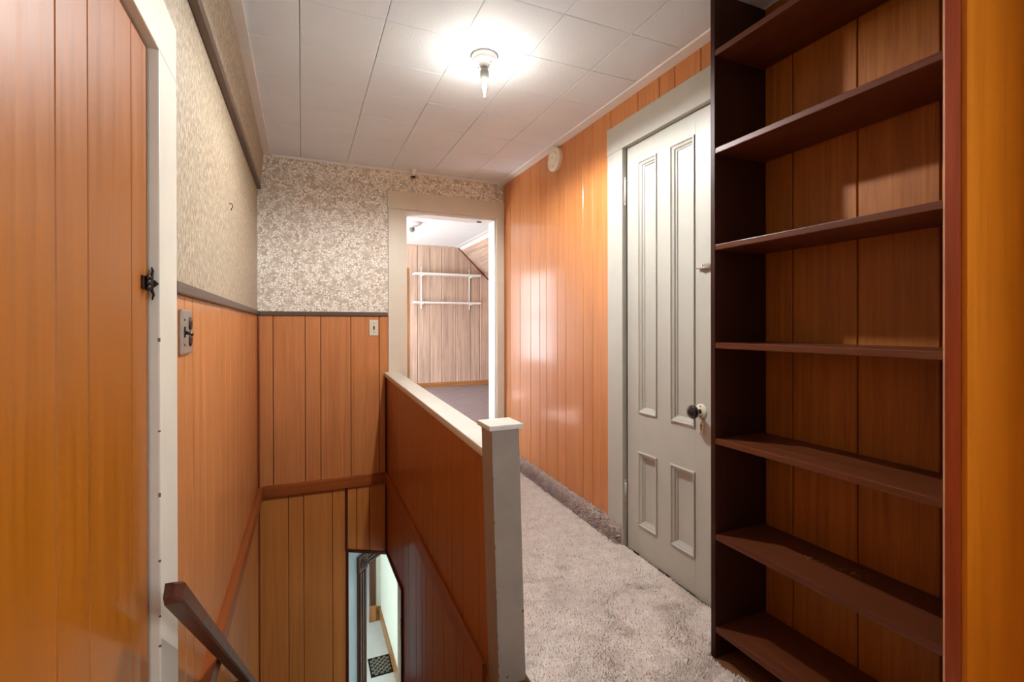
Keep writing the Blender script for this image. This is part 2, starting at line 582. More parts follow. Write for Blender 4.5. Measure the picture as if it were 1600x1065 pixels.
# ---- left wall
wl = MB()
wl.box(-0.42, XL - 0.0105, 1.166, 3.75, LZ, CEIL + 0.02)
wl.box(-0.42, XL - 0.0105, 0.42, 1.166, CZ0 + 0.553, CEIL + 0.02)
wl.box(-0.42, XL - 0.0105, -2.4, 0.42, -0.12, CEIL + 0.02)
wl.box(-0.42, -0.34, 0.42, 1.166, -0.12, CZ0 + 0.56)
WL = tag(wl.build('wall_left', 'groove'), 'left wall of the stairwell, tan grasscloth above orange panelling', 'wall', kind='structure')
m = MB()
m.box(XL - 0.0105, XL, 1.25, YB, CR0 + 0.01, CEIL)
m.box(XL - 0.0105, XL, -2.4, 1.25, CZ0 + 0.60, CEIL)
m.build('wallpaper', 'grass', WL)
lg = [1.25, 1.448, 1.548, 1.738, 1.875, 2.03, 2.16, 2.299, 2.48, 2.611, 2.81, 3.026, 3.2, 3.419, YB]
tl0 = lambda y: fz(y) - 0.075
tl1 = lambda y: fz(y) + 0.004
boards(WL, 'y', XL, 1, lg, 0.02, CR0 + 0.01, 'panel')
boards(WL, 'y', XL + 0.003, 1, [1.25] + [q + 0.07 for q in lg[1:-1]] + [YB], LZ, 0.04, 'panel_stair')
boards(WL, 'y', XL, 1, [-2.4, -2.0, -1.7, -1.3, -1.0, -0.7, -0.4, 0.0, 0.28], 0, CZ0 + 0.6, 'panel_door')
pr = lambda y: CZ0 + 0.852 + 0.0295 * (y - 1.497)      # underside of the upper rail
a, b = -0.3, YB
MB().prism([(XL - 0.005, a, pr(a) + 0.03), (XL + 0.020, a, pr(a) + 0.03), (XL + 0.040, a, CEIL), (XL - 0.005, a, CEIL)],
           [(XL - 0.005, b, pr(b) + 0.03), (XL + 0.020, b, pr(b) + 0.03), (XL + 0.040, b, CEIL), (XL - 0.005, b, CEIL)]).build('upper_wallpaper_band', 'grass', WL)

# ---- mouldings of the hall
def trim(n, mb, mat, label, bevel=0.003):
    return tag(mb.build('trim_%d' % n, mat, None, bevel), label, 'trim', kind='structure')


trim(1, MB().ybar(XL, XL + 0.024, -0.3, YB - 0.001, pr, lambda y: pr(y) + 0.034), 'rail_y', 'dark brown picture rail high on the left wall')
trim(2, MB().box(XL, XL + 0.013, 1.312, YB, CR0 + 0.003, CR1 + 0.003), 'rail_y', 'taupe chair rail along the left wall', 0.004)
trim(3, MB().box(XL + 0.013, 0.577, YB - 0.014, YB, CR0, CR1), 'rail_x', 'taupe chair rail along the end wall under the flowered paper', 0.004)
trim(4, MB().hexa([(XL + 0.032, YB - 0.020, TR0), (XH, YB - 0.020, TR0 - 0.002), (XH, YB, TR0 - 0.002), (XL + 0.032, YB, TR0),
                   (XL + 0.032, YB - 0.020, TR1), (XH, YB - 0.020, TR1), (XH, YB, TR1), (XL + 0.032, YB, TR1)]), 'trim_x', 'chestnut board across the end wall of the stairwell at floor level')
lt1 = lambda y: 0.129 - 0.030 * (y - 1.94)
trim(5, MB().ybar(XL, XL + 0.032, 1.32, YB, lambda y: lt1(y) - 0.066, lt1), 'trim_y', 'chestnut board along the left stairwell wall at floor level')
trim(6, MB().ybar(XH - 0.016, XH, 1.53, YB - 0.02, tl0, tl1), 'trim_y', 'dark chestnut board along the stair side of the half wall')
m = MB()
for (x0, z0), (x1, z1) in (((XR - 0.004, CEIL - 0.042), (XR - 0.004, CEIL)),):
    cp_ = [(XR, CEIL - 0.016), (XR - 0.016, CEIL - 0.013), (XR - 0.044, CEIL - 0.007), (XR - 0.050, CEIL + 0.004), (XR, CEIL + 0.004)]
    m.prism([(q, 1.272, h) for q, h in cp_], [(q, YB, h) for q, h in cp_])
trim(7, m, 'trimwhite', 'white ceiling moulding above the right panelled wall', 0)
trim(8, MB().box(-0.186, XR - 0.03, YB - 0.016, YB, CEIL - 0.014, CEIL + 0.004), 'trimwhite', 'thin white ceiling moulding on top of the flowered end wall', 0.003)
trim(9, MB().box(XL + 0.035, -0.190, -2.4, YB, CEIL - 0.007, CEIL + 0.004), 'trimwhite', 'flat white strip where the ceiling meets the left wall', 0.002)

# ---- doorway to the far room
d2 = tag(empty('door_2', (1.07, YB, fz(YB))), 'cream-cased open doorway at the end of the hall', 'doorway', kind='structure')


def pbox(name, x0, x1, y0, y1, z0, z1, mat, parent, bevel=0.0):
    o = box(name, x0, x1, y0, y1, z0, z1, mat, None, bevel)
    o.parent = parent
    o.matrix_parent_inverse = Matrix.Translation(-Vector(parent.location))
    return o


def padd(o, parent):
    o.parent = parent
    loc = Vector(parent.location)
    if parent.parent:
        loc += Vector(parent.parent.location)
    o.matrix_parent_inverse = Matrix.Translation(-loc)
    return o


zt = CZ0 + 0.866
pbox('side_casing', 0.581, 0.714, YB - 0.016, YB + 0.005, fz(YB) - 0.02, zt, 'white', d2, 0.002)
pbox('side_casing', 1.436, XR - 0.001, YB - 0.016, YB + 0.005, fz(YB) - 0.02, zt, 'white', d2, 0.002)
pbox('head_casing', 0.575, XR - 0.001, YB - 0.020, YB + 0.005, zt, CZ0 + 0.997, 'white', d2, 0.002)
pbox('jamb', 0.698, 0.720, YB + 0.004, 3.77, fz(YB), zt, 'trimwhite', d2, 0.002)
pbox('jamb', 1.424, 1.446, YB + 0.004, 3.77, fz(YB), zt, 'trimwhite', d2, 0.002)
pbox('head_jamb', 0.72, 1.424, YB + 0.004, 3.77, zt - 0.02, zt + 0.004, 'trimwhite', d2, 0.002)
pbox('hinge', 1.436, 1.442, YB - 0.020, YB - 0.012, CZ0 + 0.60, CZ0 + 0.71, 'ivory', d2, 0.001)
pbox('strike_mark', 1.30, 1.335, 3.70, 3.716, zt - 0.026, zt - 0.019, 'iron', d2)

# ---- half wall between hall and stairs, and the panelling below it
cap_t = lambda y: CZ0 - 0.334 - 0.0335 * (YB - y)
m = MB()
m.ybar(XH + 0.0105, 0.6245, 1.5225, YB, lambda y: fz(y) - 0.045, lambda y: cap_t(y) - 0.02)
WH = tag(m.build('wall_stair', 'groove'), 'panelled half wall with a cream cap between the stairs and the hall', 'wall', kind='structure')
boards(WH, 'y', XH, -1, [1.5225, 1.605, 1.79, 1.933, 2.016, 2.171, 2.26, 2.35, 2.467, 2.595, 2.70, 2.799, 2.92, 3.034, 3.2, 3.4, YB], lambda y: fz(y) - 0.03, lambda y: cap_t(y) - 0.01, 'panel_half')
m = MB()
m.hexa([(XH + 0.0105, 1.45, LZ), (0.64, 1.45, LZ), (0.64, 3.0, LZ), (XH + 0.0105, 3.0, LZ), (XH + 0.0105, 1.45, -0.05), (0.64, 1.45, -0.05), (0.64, 3.0, -0.02), (XH + 0.0105, 3.0, -0.02)])
m.box(XH + 0.0105, 0.64, 3.0, YB, CZ0 - 1.615, 0.02)
WSL = tag(m.build('wall_stair_lower', 'groove'), 'panelled stairwell wall under the half wall, cut away at the stair foot', 'wall', kind='structure')
boards(WSL, 'y', XH - 0.003, -1, [1.42, 1.55, 1.678, 1.777, 1.873, 2.061, 2.254, 2.383, 2.481, 2.619, 2.808, 3.0], LZ, lambda y: fz(y) - 0.03, 'panel_half')
lowr = lambda y: CZ0 - 1.619 - 0.035 * (y - 3.0)
boards(WSL, 'y', XH - 0.003, -1, [3.0, 3.2, 3.4, YB], lowr, lambda y: fz(y) - 0.03, 'panel_half')
boards(WH, 'y', 0.635, 1, [1.5225, 1.69, 1.8, 1.95, 2.1, 2.2, 2.4, 2.55, 2.7, 2.9, 3.0, 3.2, 3.35, YB], fz, lambda y: cap_t(y) - 0.01, 'panel')
MB().ybar(XH - 0.014, XH + 0.012, 3.0, YB - 0.012, lambda y: lowr(y) - 0.012, lambda y: lowr(y) + 0.006).build('edge_moulding', 'darktrim', WSL)
box('edge_moulding', XH - 0.014, XH + 0.012, 2.992, 3.012, LZ, lowr(3.0) + 0.006, 'darktrim', WSL)
box('corner_bead', XH - 0.013, XH, YB - 0.016, YB - 0.004, lowr(YB), cap_t(YB) - 0.02, 'darktrim', WH, 0.004)
MB().ybar(0.549, 0.652, 1.523, YB - 0.012, lambda y: cap_t(y) - 0.024, cap_t).build('cap', 'cap', WH, 0.005)
MB().ybar(0.556, 0.568, 1.523, YB - 0.012, lambda y: cap_t(y) - 0.036, lambda y: cap_t(y) - 0.022).build('cap_bead', 'cap', WH, 0.003)

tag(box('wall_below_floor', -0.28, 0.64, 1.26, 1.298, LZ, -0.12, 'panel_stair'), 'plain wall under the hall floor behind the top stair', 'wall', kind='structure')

# ---- far room through the doorway
FC, FY, FS = CZ0 + 1.405, 8.3, 2.558
slope = lambda x: FC if x <= FS else FC - (x - FS) * 0.955
m = MB()
m.box(0.715, 1.42, 3.60, 3.76, -0.05, 0.084)
m.hexa([(-0.6, 3.75, -0.05), (4.4, 3.75, -0.05), (4.4, 8.42, -0.05), (-0.6, 8.42, -0.05), (-0.6, 3.75, 0.083), (4.4, 3.75, 0.083), (4.4, 8.42, 0.083), (-0.6, 8.42, 0.083)])
tag(m.build('floor_far_room', 'farcarpet'), 'mauve-grey carpeted floor of the room beyond the doorway', 'floor', kind='structure')
tag(box('ceiling_far_room', -0.7, FS + 0.05, 3.75, 8.42, FC, FC + 0.08, 'paleroom'), 'pale smooth ceiling of the room beyond the doorway', 'ceiling', kind='structure')
WF = tag(box('wall_far', -0.7, 4.4, FY + 0.0105, 8.42, -0.05, FC + 0.05, 'palegroove'), 'pale pink-toned plank wall of the room beyond the doorway', 'wall', kind='structure')
boards(WF, 'x', FY, -1, [-0.6, -0.35, -0.1, 0.2, 0.42, 0.7, 0.95, 1.2, 1.42, 1.64, 1.83, 2.05, 2.257, 2.518, FS, 2.79, 2.965, 3.16, 3.4, 3.7, 4.0, 4.2], 0.083, slope, 'pale', g=0.004, ch=0.005)
SL = tag(MB().prism([(FS, 3.75, FC + 0.012), (4.3, 3.75, slope(4.3) + 0.012), (4.3, 3.75, slope(4.3) + 0.1), (FS, 3.75, FC + 0.1)],
                    [(FS, 8.42, FC + 0.012), (4.3, 8.42, slope(4.3) + 0.012), (4.3, 8.42, slope(4.3) + 0.1), (FS, 8.42, FC + 0.1)]).build('ceiling_slope', 'palegroove'),
         'sloping plank-covered roof side of the far room', 'ceiling', kind='structure')
sl = [FS + 0.02, 2.70, 2.84, 3.02, 3.2, 3.42, 3.6, 3.8, 4.0, 4.2]
for a, b in zip(sl[:-1], sl[1:]):
    a, b = a + 0.005, b - 0.005
    MB().prism([(a, 3.76, slope(a)), (b, 3.76, slope(b)), (b, 3.76, slope(b) + 0.012), (a, 3.76, slope(a) + 0.012)],
               [(a, FY, slope(a)), (b, FY, slope(b)), (b, FY, slope(b) + 0.012), (a, FY, slope(a) + 0.012)]).build('board', 'pale_y', SL)
tag(box('wall_far_knee', 4.2, 4.4, 3.75, 8.42, -0.05, 1.2, 'pale'), 'low knee wall under the slope of the far room', 'wall', kind='structure')
m = MB()
m.box(-0.7, -0.6, 3.75, 4.65, -0.05, FC + 0.05)
m.box(-0.7, -0.6, 5.55, 6.65, -0.05, FC + 0.05)
m.box(-0.7, -0.6, 7.75, 8.42, -0.05, FC + 0.05)
m.box(-0.7, -0.6, 4.65, 5.55, -0.05, 0.3)
m.box(-0.7, -0.6, 4.65, 5.55, 1.4, FC + 0.05)
m.box(-0.7, -0.6, 6.65, 7.75, -0.05, 0.55)
m.box(-0.7, -0.6, 6.65, 7.75, 2.05, FC + 0.05)
tag(m.build('wall_far_left', 'pale'), 'pale window wall on the left of the far room', 'wall', kind='structure')
m = MB()
m.box(-0.7, 4.4, 3.751, 3.765, CZ0 + 0.88, FC + 0.05)
m.box(-0.7, 0.68, 3.751, 3.765, -0.05, FC + 0.05)
m.box(1.46, 4.4, 3.751, 3.765, -0.05, FC + 0.05)
tag(m.build('wall_far_near', 'pale'), 'pale inner side of the doorway wall in the far room', 'wall', kind='structure')


def window(n, axis, c, u0, u1, z0, z1, label):
    """frame, meeting rail and sill on a wall plane"""
    r = tag(empty('window_%d' % n, (c, (u0 + u1) / 2, z0) if axis == 'y' else ((u0 + u1) / 2, c, z0)), label, 'window', kind='structure')

    def bb(nm, a0, a1, b0, b1, t0, t1):
        if axis == 'y':
            pbox(nm, c + t0, c + t1, a0, a1, b0, b1, 'trimwhite', r)
        else:
            pbox(nm, a0, a1, c + t0, c + t1, b0, b1, 'trimwhite', r)
    for a0, a1, b0, b1 in ((u0 - 0.08, u0 + 0.03, z0 - 0.05, z1 + 0.08), (u1 - 0.03, u1 + 0.08, z0 - 0.05, z1 + 0.08)):
        bb('side_frame', a0, a1, b0, b1, 0, 0.02)
    bb('head_frame', u0 + 0.03, u1 - 0.03, z1 - 0.03, z1 + 0.08, 0, 0.02)
    bb('sill', u0 - 0.1, u1 + 0.1, z0 - 0.09, z0 - 0.05, 0, 0.06)
    bb('bottom_frame', u0 + 0.03, u1 - 0.03, z0 - 0.05, z0 + 0.04, 0, 0.02)
    zm = (z0 + z1) / 2
    bb('meeting_rail', u0 + 0.03, u1 - 0.03, zm - 0.02, zm + 0.02, 0, 0.02)
    return r


window(1, 'y', -0.6, 6.65, 7.75, 0.55, 2.05, 'tall window on the left wall of the far room')
window(2, 'y', -0.6, 4.65, 5.55, 0.3, 1.4, 'low window near the doorway in the far room')
tag(box('baseboard_far', -0.6, 3.9, FY - 0.018, FY, 0.083, 0.165, 'oak_x', None, 0.003), 'brown baseboard along the pale far wall', 'baseboard', kind='structure')
box('door_edge', 1.60, 1.675, FY - 0.012, FY + 0.002, 0.165, CZ0 + 1.0, 'oak', WF)
MB().prism([(FS - 0.02, FY - 0.02, FC), (FS + 0.03, FY - 0.02, FC), (4.2, FY - 0.02, slope(4.2) + 0.0), (4.2, FY - 0.02, slope(4.2) - 0.05)],
           [(FS - 0.02, FY, FC), (FS + 0.03, FY, FC), (4.2, FY, slope(4.2)), (4.2, FY, slope(4.2) - 0.05)]).build('slope_moulding', 'trim_z', WF)
trim(10, MB().prism([(FS - 0.06, 3.77, FC - 0.006), (FS + 0.012, 3.77, FC - 0.012), (FS + 0.05, 3.77, slope(FS + 0.05) - 0.006), (FS + 0.05, 3.77, FC + 0.02), (FS - 0.06, 3.77, FC + 0.01)],
                    [(FS - 0.06, FY, FC - 0.006), (FS + 0.012, FY, FC - 0.012), (FS + 0.05, FY, slope(FS + 0.05) - 0.006), (FS + 0.05, FY, FC + 0.02), (FS - 0.06, FY, FC + 0.01)]), 'trimwhite',
     'white strip where the flat ceiling of the far room meets its slope', 0)
trim(11, MB().box(-0.6, FS, FY - 0.014, FY, FC - 0.022, FC), 'pale_y', 'thin pale moulding on top of the far plank wall', 0)

# ---- rear of the hall behind the camera
tag(box('wall_rear', -0.42, 1.75, -2.4, -2.3, -0.12, CEIL + 0.02, 'cream'), 'cream wall behind the viewpoint', 'wall', kind='structure')
m = MB()
m.box(1.60, 1.75, -2.3, -1.15, -0.12, CEIL + 0.02)
m.box(1.60, 1.75, 0.05, 0.56, -0.12, CEIL + 0.02)
m.box(1.60, 1.75, -1.15, 0.05, -0.12, 0.70)
m.box(1.60, 1.75, -1.15, 0.05, 2.10, CEIL + 0.02)
tag(m.build('wall_right_rear', 'panel'), 'panelled window wall to the right of the viewpoint', 'wall', kind='structure')
window(3, 'y', 1.58, -1.15, 0.05, 0.70, 2.10, 'window to the right of the viewpoint')
tag(box('floor_rear', -0.272, 1.60, -2.3, 0.90, 0.0, 0.012, 'carpet'), 'mauve-beige carpet around the viewpoint', 'floor', kind='structure')

# ---- storey below
m = MB()
m.box(-1.8, 3.0, 1.2, 9.0, LZ - 0.1, LZ)
tag(m.build('floor_lower', 'lowfloor'), 'light grey floor of the storey below the stairs', 'floor', kind='structure')
tag(box('ceiling_lower', -1.8, 3.0, 3.75, 9.0, -0.2, -0.1, 'cream'), 'ceiling of the storey below', 'ceiling', kind='structure')
D = Vector((0.667, 0.745, 0)).normalized()
Nn = Vector((D.y, -D.x, 0))                       # faces the stairs
O = Vector((0.30, 3.765, 0))


def dprism(mb, t0, t1, d0, d1, z0, z1):
    p = [O + D * t0 + Nn * d0, O + D * t1 + Nn * d0, O + D * t1 + Nn * d1, O + D * t0 + Nn * d1]
    return mb.hexa([(q.x, q.y, z0) for q in p] + [(q.x, q.y, z1) for q in p])


T0, T1, ZR = 0.118, 0.222, CZ0 - 1.82
m = MB()
dprism(m, 0.0, T0 + 0.06, -0.10, 0.0, LZ, -0.1)
dprism(m, T0 + 0.06, 1.0, -0.10, 0.0, ZR + 0.02, -0.1)
dprism(m, 1.0, 1.3, -0.10, 0.0, LZ, -0.1)
WM = tag(m.build('wall_lower_mint', 'mint'), 'mint-green wall glimpsed through the opening at the stair foot', 'wall', kind='structure')
dprism(MB(), 0.0, T0, 0.0, 0.018, LZ, CZ0 - 2.75).build('wainscot', 'oakdark', WM)
d3 = tag(empty('door_3', (O.x + D.x * 0.5, O.y + D.y * 0.5, LZ)), 'fluted brown doorway casing with corner rosette at the stair foot', 'doorway', kind='structure')
padd(dprism(MB(), T0, T1, 0.0, 0.014, LZ, ZR - 0.06).build('side_casing', 'oakdark'), d3)
for k in range(3):
    a = T0 + 0.012 + k * 0.030
    padd(dprism(MB(), a, a + 0.018, 0.014, 0.024, LZ, ZR - 0.07).build('flute', 'oakdark'), d3)
padd(dprism(MB(), T0 - 0.004, T1 + 0.004, 0.0, 0.026, ZR - 0.06, ZR + 0.06).build('corner_block', 'oakdark', None, 0.003), d3)
rc = O + D * (T0 + T1) / 2 + Nn * 0.026
m = MB()
for r_, w_ in ((0.036, 0.007), (0.016, 0.008)):
    ring = [rc + (D * math.cos(t) + Vector((0, 0, 1)) * math.sin(t)) * r_ + Vector((0, 0, ZR)) for t in [2 * math.pi * k / 20 for k in range(21)]]
    m.tube(ring, w_, 6)
padd(m.build('rosette', 'oakdark'), d3)
padd(dprism(MB(), T1, 1.02, 0.0, 0.014, ZR - 0.05, ZR + 0.05).build('head_casing', 'oakdark'), d3)
for k in range(3):
    padd(dprism(MB(), T1 + 0.01, 1.0, 0.014, 0.024, ZR - 0.042 + k * 0.030, ZR - 0.024 + k * 0.030).build('flute', 'oakdark'), d3)
padd(dprism(MB(), 0.94, 1.04, 0.0, 0.014, LZ, ZR - 0.05).build('side_casing', 'oakdark'), d3)
padd(dprism(MB(), T1 - 0.02, T1, -0.10, 0.0, LZ, ZR - 0.05).build('jamb', 'oakdark'), d3)
# passage beyond
m = MB()
m.box(0.90, 1.0, 3.9, 6.25, LZ, -0.1)
m.box(0.84, 1.0, 6.25, 6.35, LZ, -0.1)
tag(m.build('wall_lower_right', 'cream'), 'cream wall beyond the opening at the stair foot', 'wall', kind='structure')
m = MB()
m.box(-0.2, 0.76, 6.25, 6.35, CZ0 - 1.4, -0.1)
m.box(-1.8, -0.2, 6.25, 6.35, LZ, -0.1)
tag(m.build('wall_lower_end', 'cream'), 'end wall of the passage below', 'wall', kind='structure')
tag(box('wall_lower_beyond', -1.8, 3.0, 8.9, 9.0, LZ, -0.1, 'oakdark'), 'brown wall of the room beyond the passage', 'wall', kind='structure')
m = MB()
m.box(-1.8, -1.7, 3.75, 4.4, LZ, -0.1)
m.box(-1.8, -1.7, 5.8, 9.0, LZ, -0.1)
m.box(-1.8, -1.7, 4.4, 5.8, LZ, -1.9)
m.box(-1.8, -1.7, 4.4, 5.8, -0.42, -0.1)
m.box(-1.8, -0.42, 3.75, 3.85, LZ, -0.1)
tag(m.build('wall_lower_left', 'mint'), 'mint window wall on the left of the storey below', 'wall', kind='structure')
w4 = window(4, 'y', -1.7, 4.4, 5.8, -1.9, -0.42, 'window of the storey below, closed by an added sun blocker')
pbox('sun_blocker', -1.79, -1.78, 4.4, 5.8, -1.9, -0.42, 'trimwhite', w4)  # unseen white sheet added to keep the sun out of the lower storey
d4 = tag(empty('door_4', (0.80, 6.24, LZ)), 'second fluted brown door casing at the end of the passage below', 'doorway', kind='structure')
pbox('side_casing', 0.762, 0.842, 6.225, 6.25, LZ + 0.20, -0.3, 'oakdark', d4, 0.002)
for k in range(3):
    pbox('flute', 0.770 + k * 0.024, 0.784 + k * 0.024, 6.215, 6.226, LZ + 0.20, -0.32, 'oakdark', d4)
pbox('plinth', 0.758, 0.845, 6.21, 6.25, LZ, LZ + 0.20, 'oak', d4, 0.003)
m = MB()
m.box(0.845, 0.90, 6.232, 6.25, LZ, LZ + 0.16)
m.box(0.884, 0.90, 4.0, 6.232, LZ, LZ + 0.14)
tag(m.build('baseboard_lower', 'oak_x'), 'golden oak baseboard along the cream wall below', 'baseboard', kind='structure')
jb = tag(empty('door_5', (0.68, 3.66, LZ)), 'brown door jamb with a dark strike plate at the stair foot', 'doorway', kind='structure')
pbox('jamb', 0.677, 0.72, 3.60, 3.815, LZ, -0.42, 'oak', jb, 0.003)
pbox('strike_plate', 0.674, 0.6775, 3.65, 3.70, CZ0 - 2.36, CZ0 - 2.22, 'iron', jb)
pbox('strike_bolt', 0.671, 0.675, 3.66, 3.69, CZ0 - 2.28, CZ0 - 2.25, 'brass', jb)
pbox('strike_bolt', 0.671, 0.675, 3.66, 3.69, CZ0 - 2.34, CZ0 - 2.315, 'brass', jb)

# ---- stairs going down under the handrail
st = tag(empty('staircase', (0.15, 1.42, 0)), 'brown wooden stairs going down beside the half wall', 'stairs')
for k in range(11):
    z1 = -0.23 * (k + 1)
    if z1 - 0.03 < LZ:
        break
    ya = 1.42 + 0.2 * k
    pbox('tread', XL + 0.004, XH - 0.020, ya - 0.02, ya + 0.2, z1 - 0.028, z1, 'boards', st, 0.004)
for k in range(11):
    z1 = -0.23 * k
    ya = 1.42 + 0.2 * k
    pbox('riser', XL + 0.004, XH - 0.020, ya, ya + 0.018, max(z1 - 0.23, LZ), z1 - 0.028, 'boards', st)
pbox('nosing_strip', 0.30, XH - 0.006, 1.40, 1.428, -0.004, 0.014, 'brass', st, 0.003)

# ---- white closet door on the right wall
d1 = tag(empty('door_1', (XR, 1.72, fz(1.7))), 'tall cream four-panel door in the right wall', 'door', kind='structure')
FX = 1.510
zb, ztop = 0.012, CZ0 + 0.893
pbox('side_casing', XR - 0.016, XR + 0.012, 2.020, 2.148, fz(2.1) - 0.02, CZ0 + 0.896, 'door_white', d1, 0.002)
pbox('side_casing', XR - 0.016, XR + 0.012, 1.30, 1.425, fz(1.3) - 0.02, CZ0 + 0.896, 'door_white', d1, 0.002)
pbox('head_casing', XR - 0.018, XR + 0.012, 1.285, 2.150, CZ0 + 0.896, CZ0 + 1.030, 'door_white', d1, 0.002)
pbox('jamb', XR + 0.004, 1.60, 2.026, 2.045, 0, CZ0 + 0.915, 'door_white', d1)
pbox('jamb', XR + 0.004, 1.60, 1.395, 1.415, 0, CZ0 + 0.915, 'door_white', d1)
pbox('head_jamb', XR + 0.004, 1.60, 1.395, 2.045, CZ0 + 0.906, CZ0 + 0.925, 'door_white', d1)
pbox('backing', 1.56, 1.60, 1.40, 2.04, 0, CZ0 + 0.91, 'door_white', d1)
leaf = pbox('leaf', 1.532, 1.548, 1.43, 2.012, zb + 0.02, ztop, 'door_white', d1)


def sub(name, mb, mat, parent, bevel=0.0):
    o = mb.build(name, mat, None, bevel)
    o.parent = parent
    o.matrix_parent_inverse = parent_world_inv(parent)
    return o


def parent_world_inv(p):
    Mw = Matrix.Identity(4)
    q = p
    chain = []
    while q:
        chain.append(q)
        q = q.parent
    for q in reversed(chain):
        Mw = Mw @ (q.matrix_parent_inverse if q.parent else Matrix.Identity(4)) @ q.matrix_basis
    return Mw.inverted()


ly = [(1.788, 1.924), (1.552, 1.700)]              # panel columns
lz = [(CZ0 - 0.425, CZ0 + 0.800), (CZ0 - 0.975, CZ0 - 0.612)]
hinge_bot = fz(2.0) + 0.012
sub('stile', MB().box(FX, FX + 0.035, 1.924, 2.012, hinge_bot - 0.004, ztop), 'door_white', leaf, 0.0015)
sub('stile', MB().box(FX, FX + 0.035, 1.700, 1.788, hinge_bot - 0.010, ztop), 'door_white', leaf)
sub('stile', MB().box(FX, FX + 0.035, 1.43, 1.552, zb, ztop), 'door_white', leaf, 0.0015)
for (p0, p1) in ly:
    sub('rail', MB().box(FX, FX + 0.035, p0, p1, lz[0][1], ztop), 'door_white', leaf)
    sub('rail', MB().box(FX, FX + 0.035, p0, p1, lz[1][1], lz[0][0]), 'door_white', leaf)
    sub('rail', MB().box(FX, FX + 0.035, p0, p1, zb + 0.006, lz[1][0]), 'door_white', leaf)
    for (q0, q1) in lz:
        prof = [(0.0, FX), (0.002, FX - 0.007), (0.007, FX - 0.008), (0.011, FX - 0.001), (0.019, FX + 0.003), (0.022, FX + 0.010), (0.027, FX + 0.012), (0.029, FX + 0.017)]
        vsx = []
        for ins, x in prof:
            vsx += [(x, p0 + ins, q0 + ins), (x, p1 - ins, q0 + ins), (x, p1 - ins, q1 - ins), (x, p0 + ins, q1 - ins)]
        fs = [(4 * i + k, 4 * i + (k + 1) % 4, 4 * i + 4 + (k + 1) % 4, 4 * i + 4 + k) for i in range(len(prof) - 1) for k in range(4)]
        sub('panel_moulding', MB().add(vsx, fs), 'door_white', leaf)
        sub('panel', MB().box(FX + 0.017, FX + 0.026, p0 + 0.02, p1 - 0.02, q0 + 0.02, q1 - 0.02), 'door_white', leaf)
for z0, z1 in ((CZ0 + 0.62, CZ0 + 0.74), (CZ0 - 0.89, CZ0 - 0.79)):
    mm = MB().tube([(XR + 0.002, 2.018, z0), (XR + 0.002, 2.018, z1)], 0.007, 10)
    for zz in (z0 - 0.006, z1 + 0.006):
        mm.lathe([(0.0005, -0.006), (0.005, -0.004), (0.0055, 0.0), (0.005, 0.004), (0.0005, 0.006)], (XR + 0.002, 2.018, zz), 'z', 10)
    hg = padd(mm.build('hinge', 'door_white'), d1)
ky, kz = 1.519, CZ0 - 0.352
padd(MB().lathe([(0.030, 0.0), (0.030, -0.003), (0.026, -0.006), (0.012, -0.008)], (FX, ky, kz), 'x', 28).build('rosette', 'ivory'), d1)
kn = padd(MB().lathe([(0.009, -0.006), (0.009, -0.026), (0.013, -0.030)], (FX, ky, kz), 'x', 20).build('knob_shank', 'iron'), d1)
kp = [(0.012 + 0.0, -0.028)] + [(0.0285 * math.sin(t), -0.047 + 0.019 * math.cos(t)) for t in np.linspace(0.5, math.pi - 0.02, 14)]
sub('knob', MB().lathe(kp, (FX, ky, kz), 'x', 28), 'knob', kn)
for dz in (-0.021, 0.021):
    padd(MB().lathe([(0.003, -0.004), (0.003, -0.0075), (0.001, -0.008)], (FX, ky, kz + dz), 'x', 10).build('rosette_screw', 'iron'), d1)
kpz = CZ0 - 0.418
kpl = padd(MB().box(FX - 0.004, FX, ky - 0.015, ky + 0.011, kpz - 0.025, kpz + 0.025).build('keyhole_plate', 'ivory', None, 0.001), d1)
mm = MB().lathe([(0.004, -0.0040), (0.004, -0.0046)], (FX, ky - 0.002, kpz + 0.008), 'x', 12)
mm.box(FX - 0.0046, FX - 0.0038, ky - 0.004, ky, kpz - 0.012, kpz + 0.006)
sub('keyhole', mm, 'black', kpl)
lz_ = CZ0 + 0.236
mm = MB().box(FX - 0.004, FX, 1.455, 1.502, lz_ - 0.010, lz_ + 0.016)
mm.tube([(FX - 0.012, 1.46, lz_ - 0.002), (FX - 0.012, 1.512, lz_ - 0.002), (FX - 0.012, 1.527, lz_ + 0.003), (FX - 0.012, 1.535, lz_ - 0.002)], [0.005, 0.005, 0.0035, 0.002])
mm.box(FX - 0.012, FX - 0.003, 1.462, 1.476, lz_ - 0.006, lz_ + 0.008)
mm.tube([(FX - 0.014, 1.50, lz_ - 0.012), (FX - 0.014, 1.50, lz_ + 0.012)], 0.003)
padd(mm.build('latch', 'steelplate'), d1)

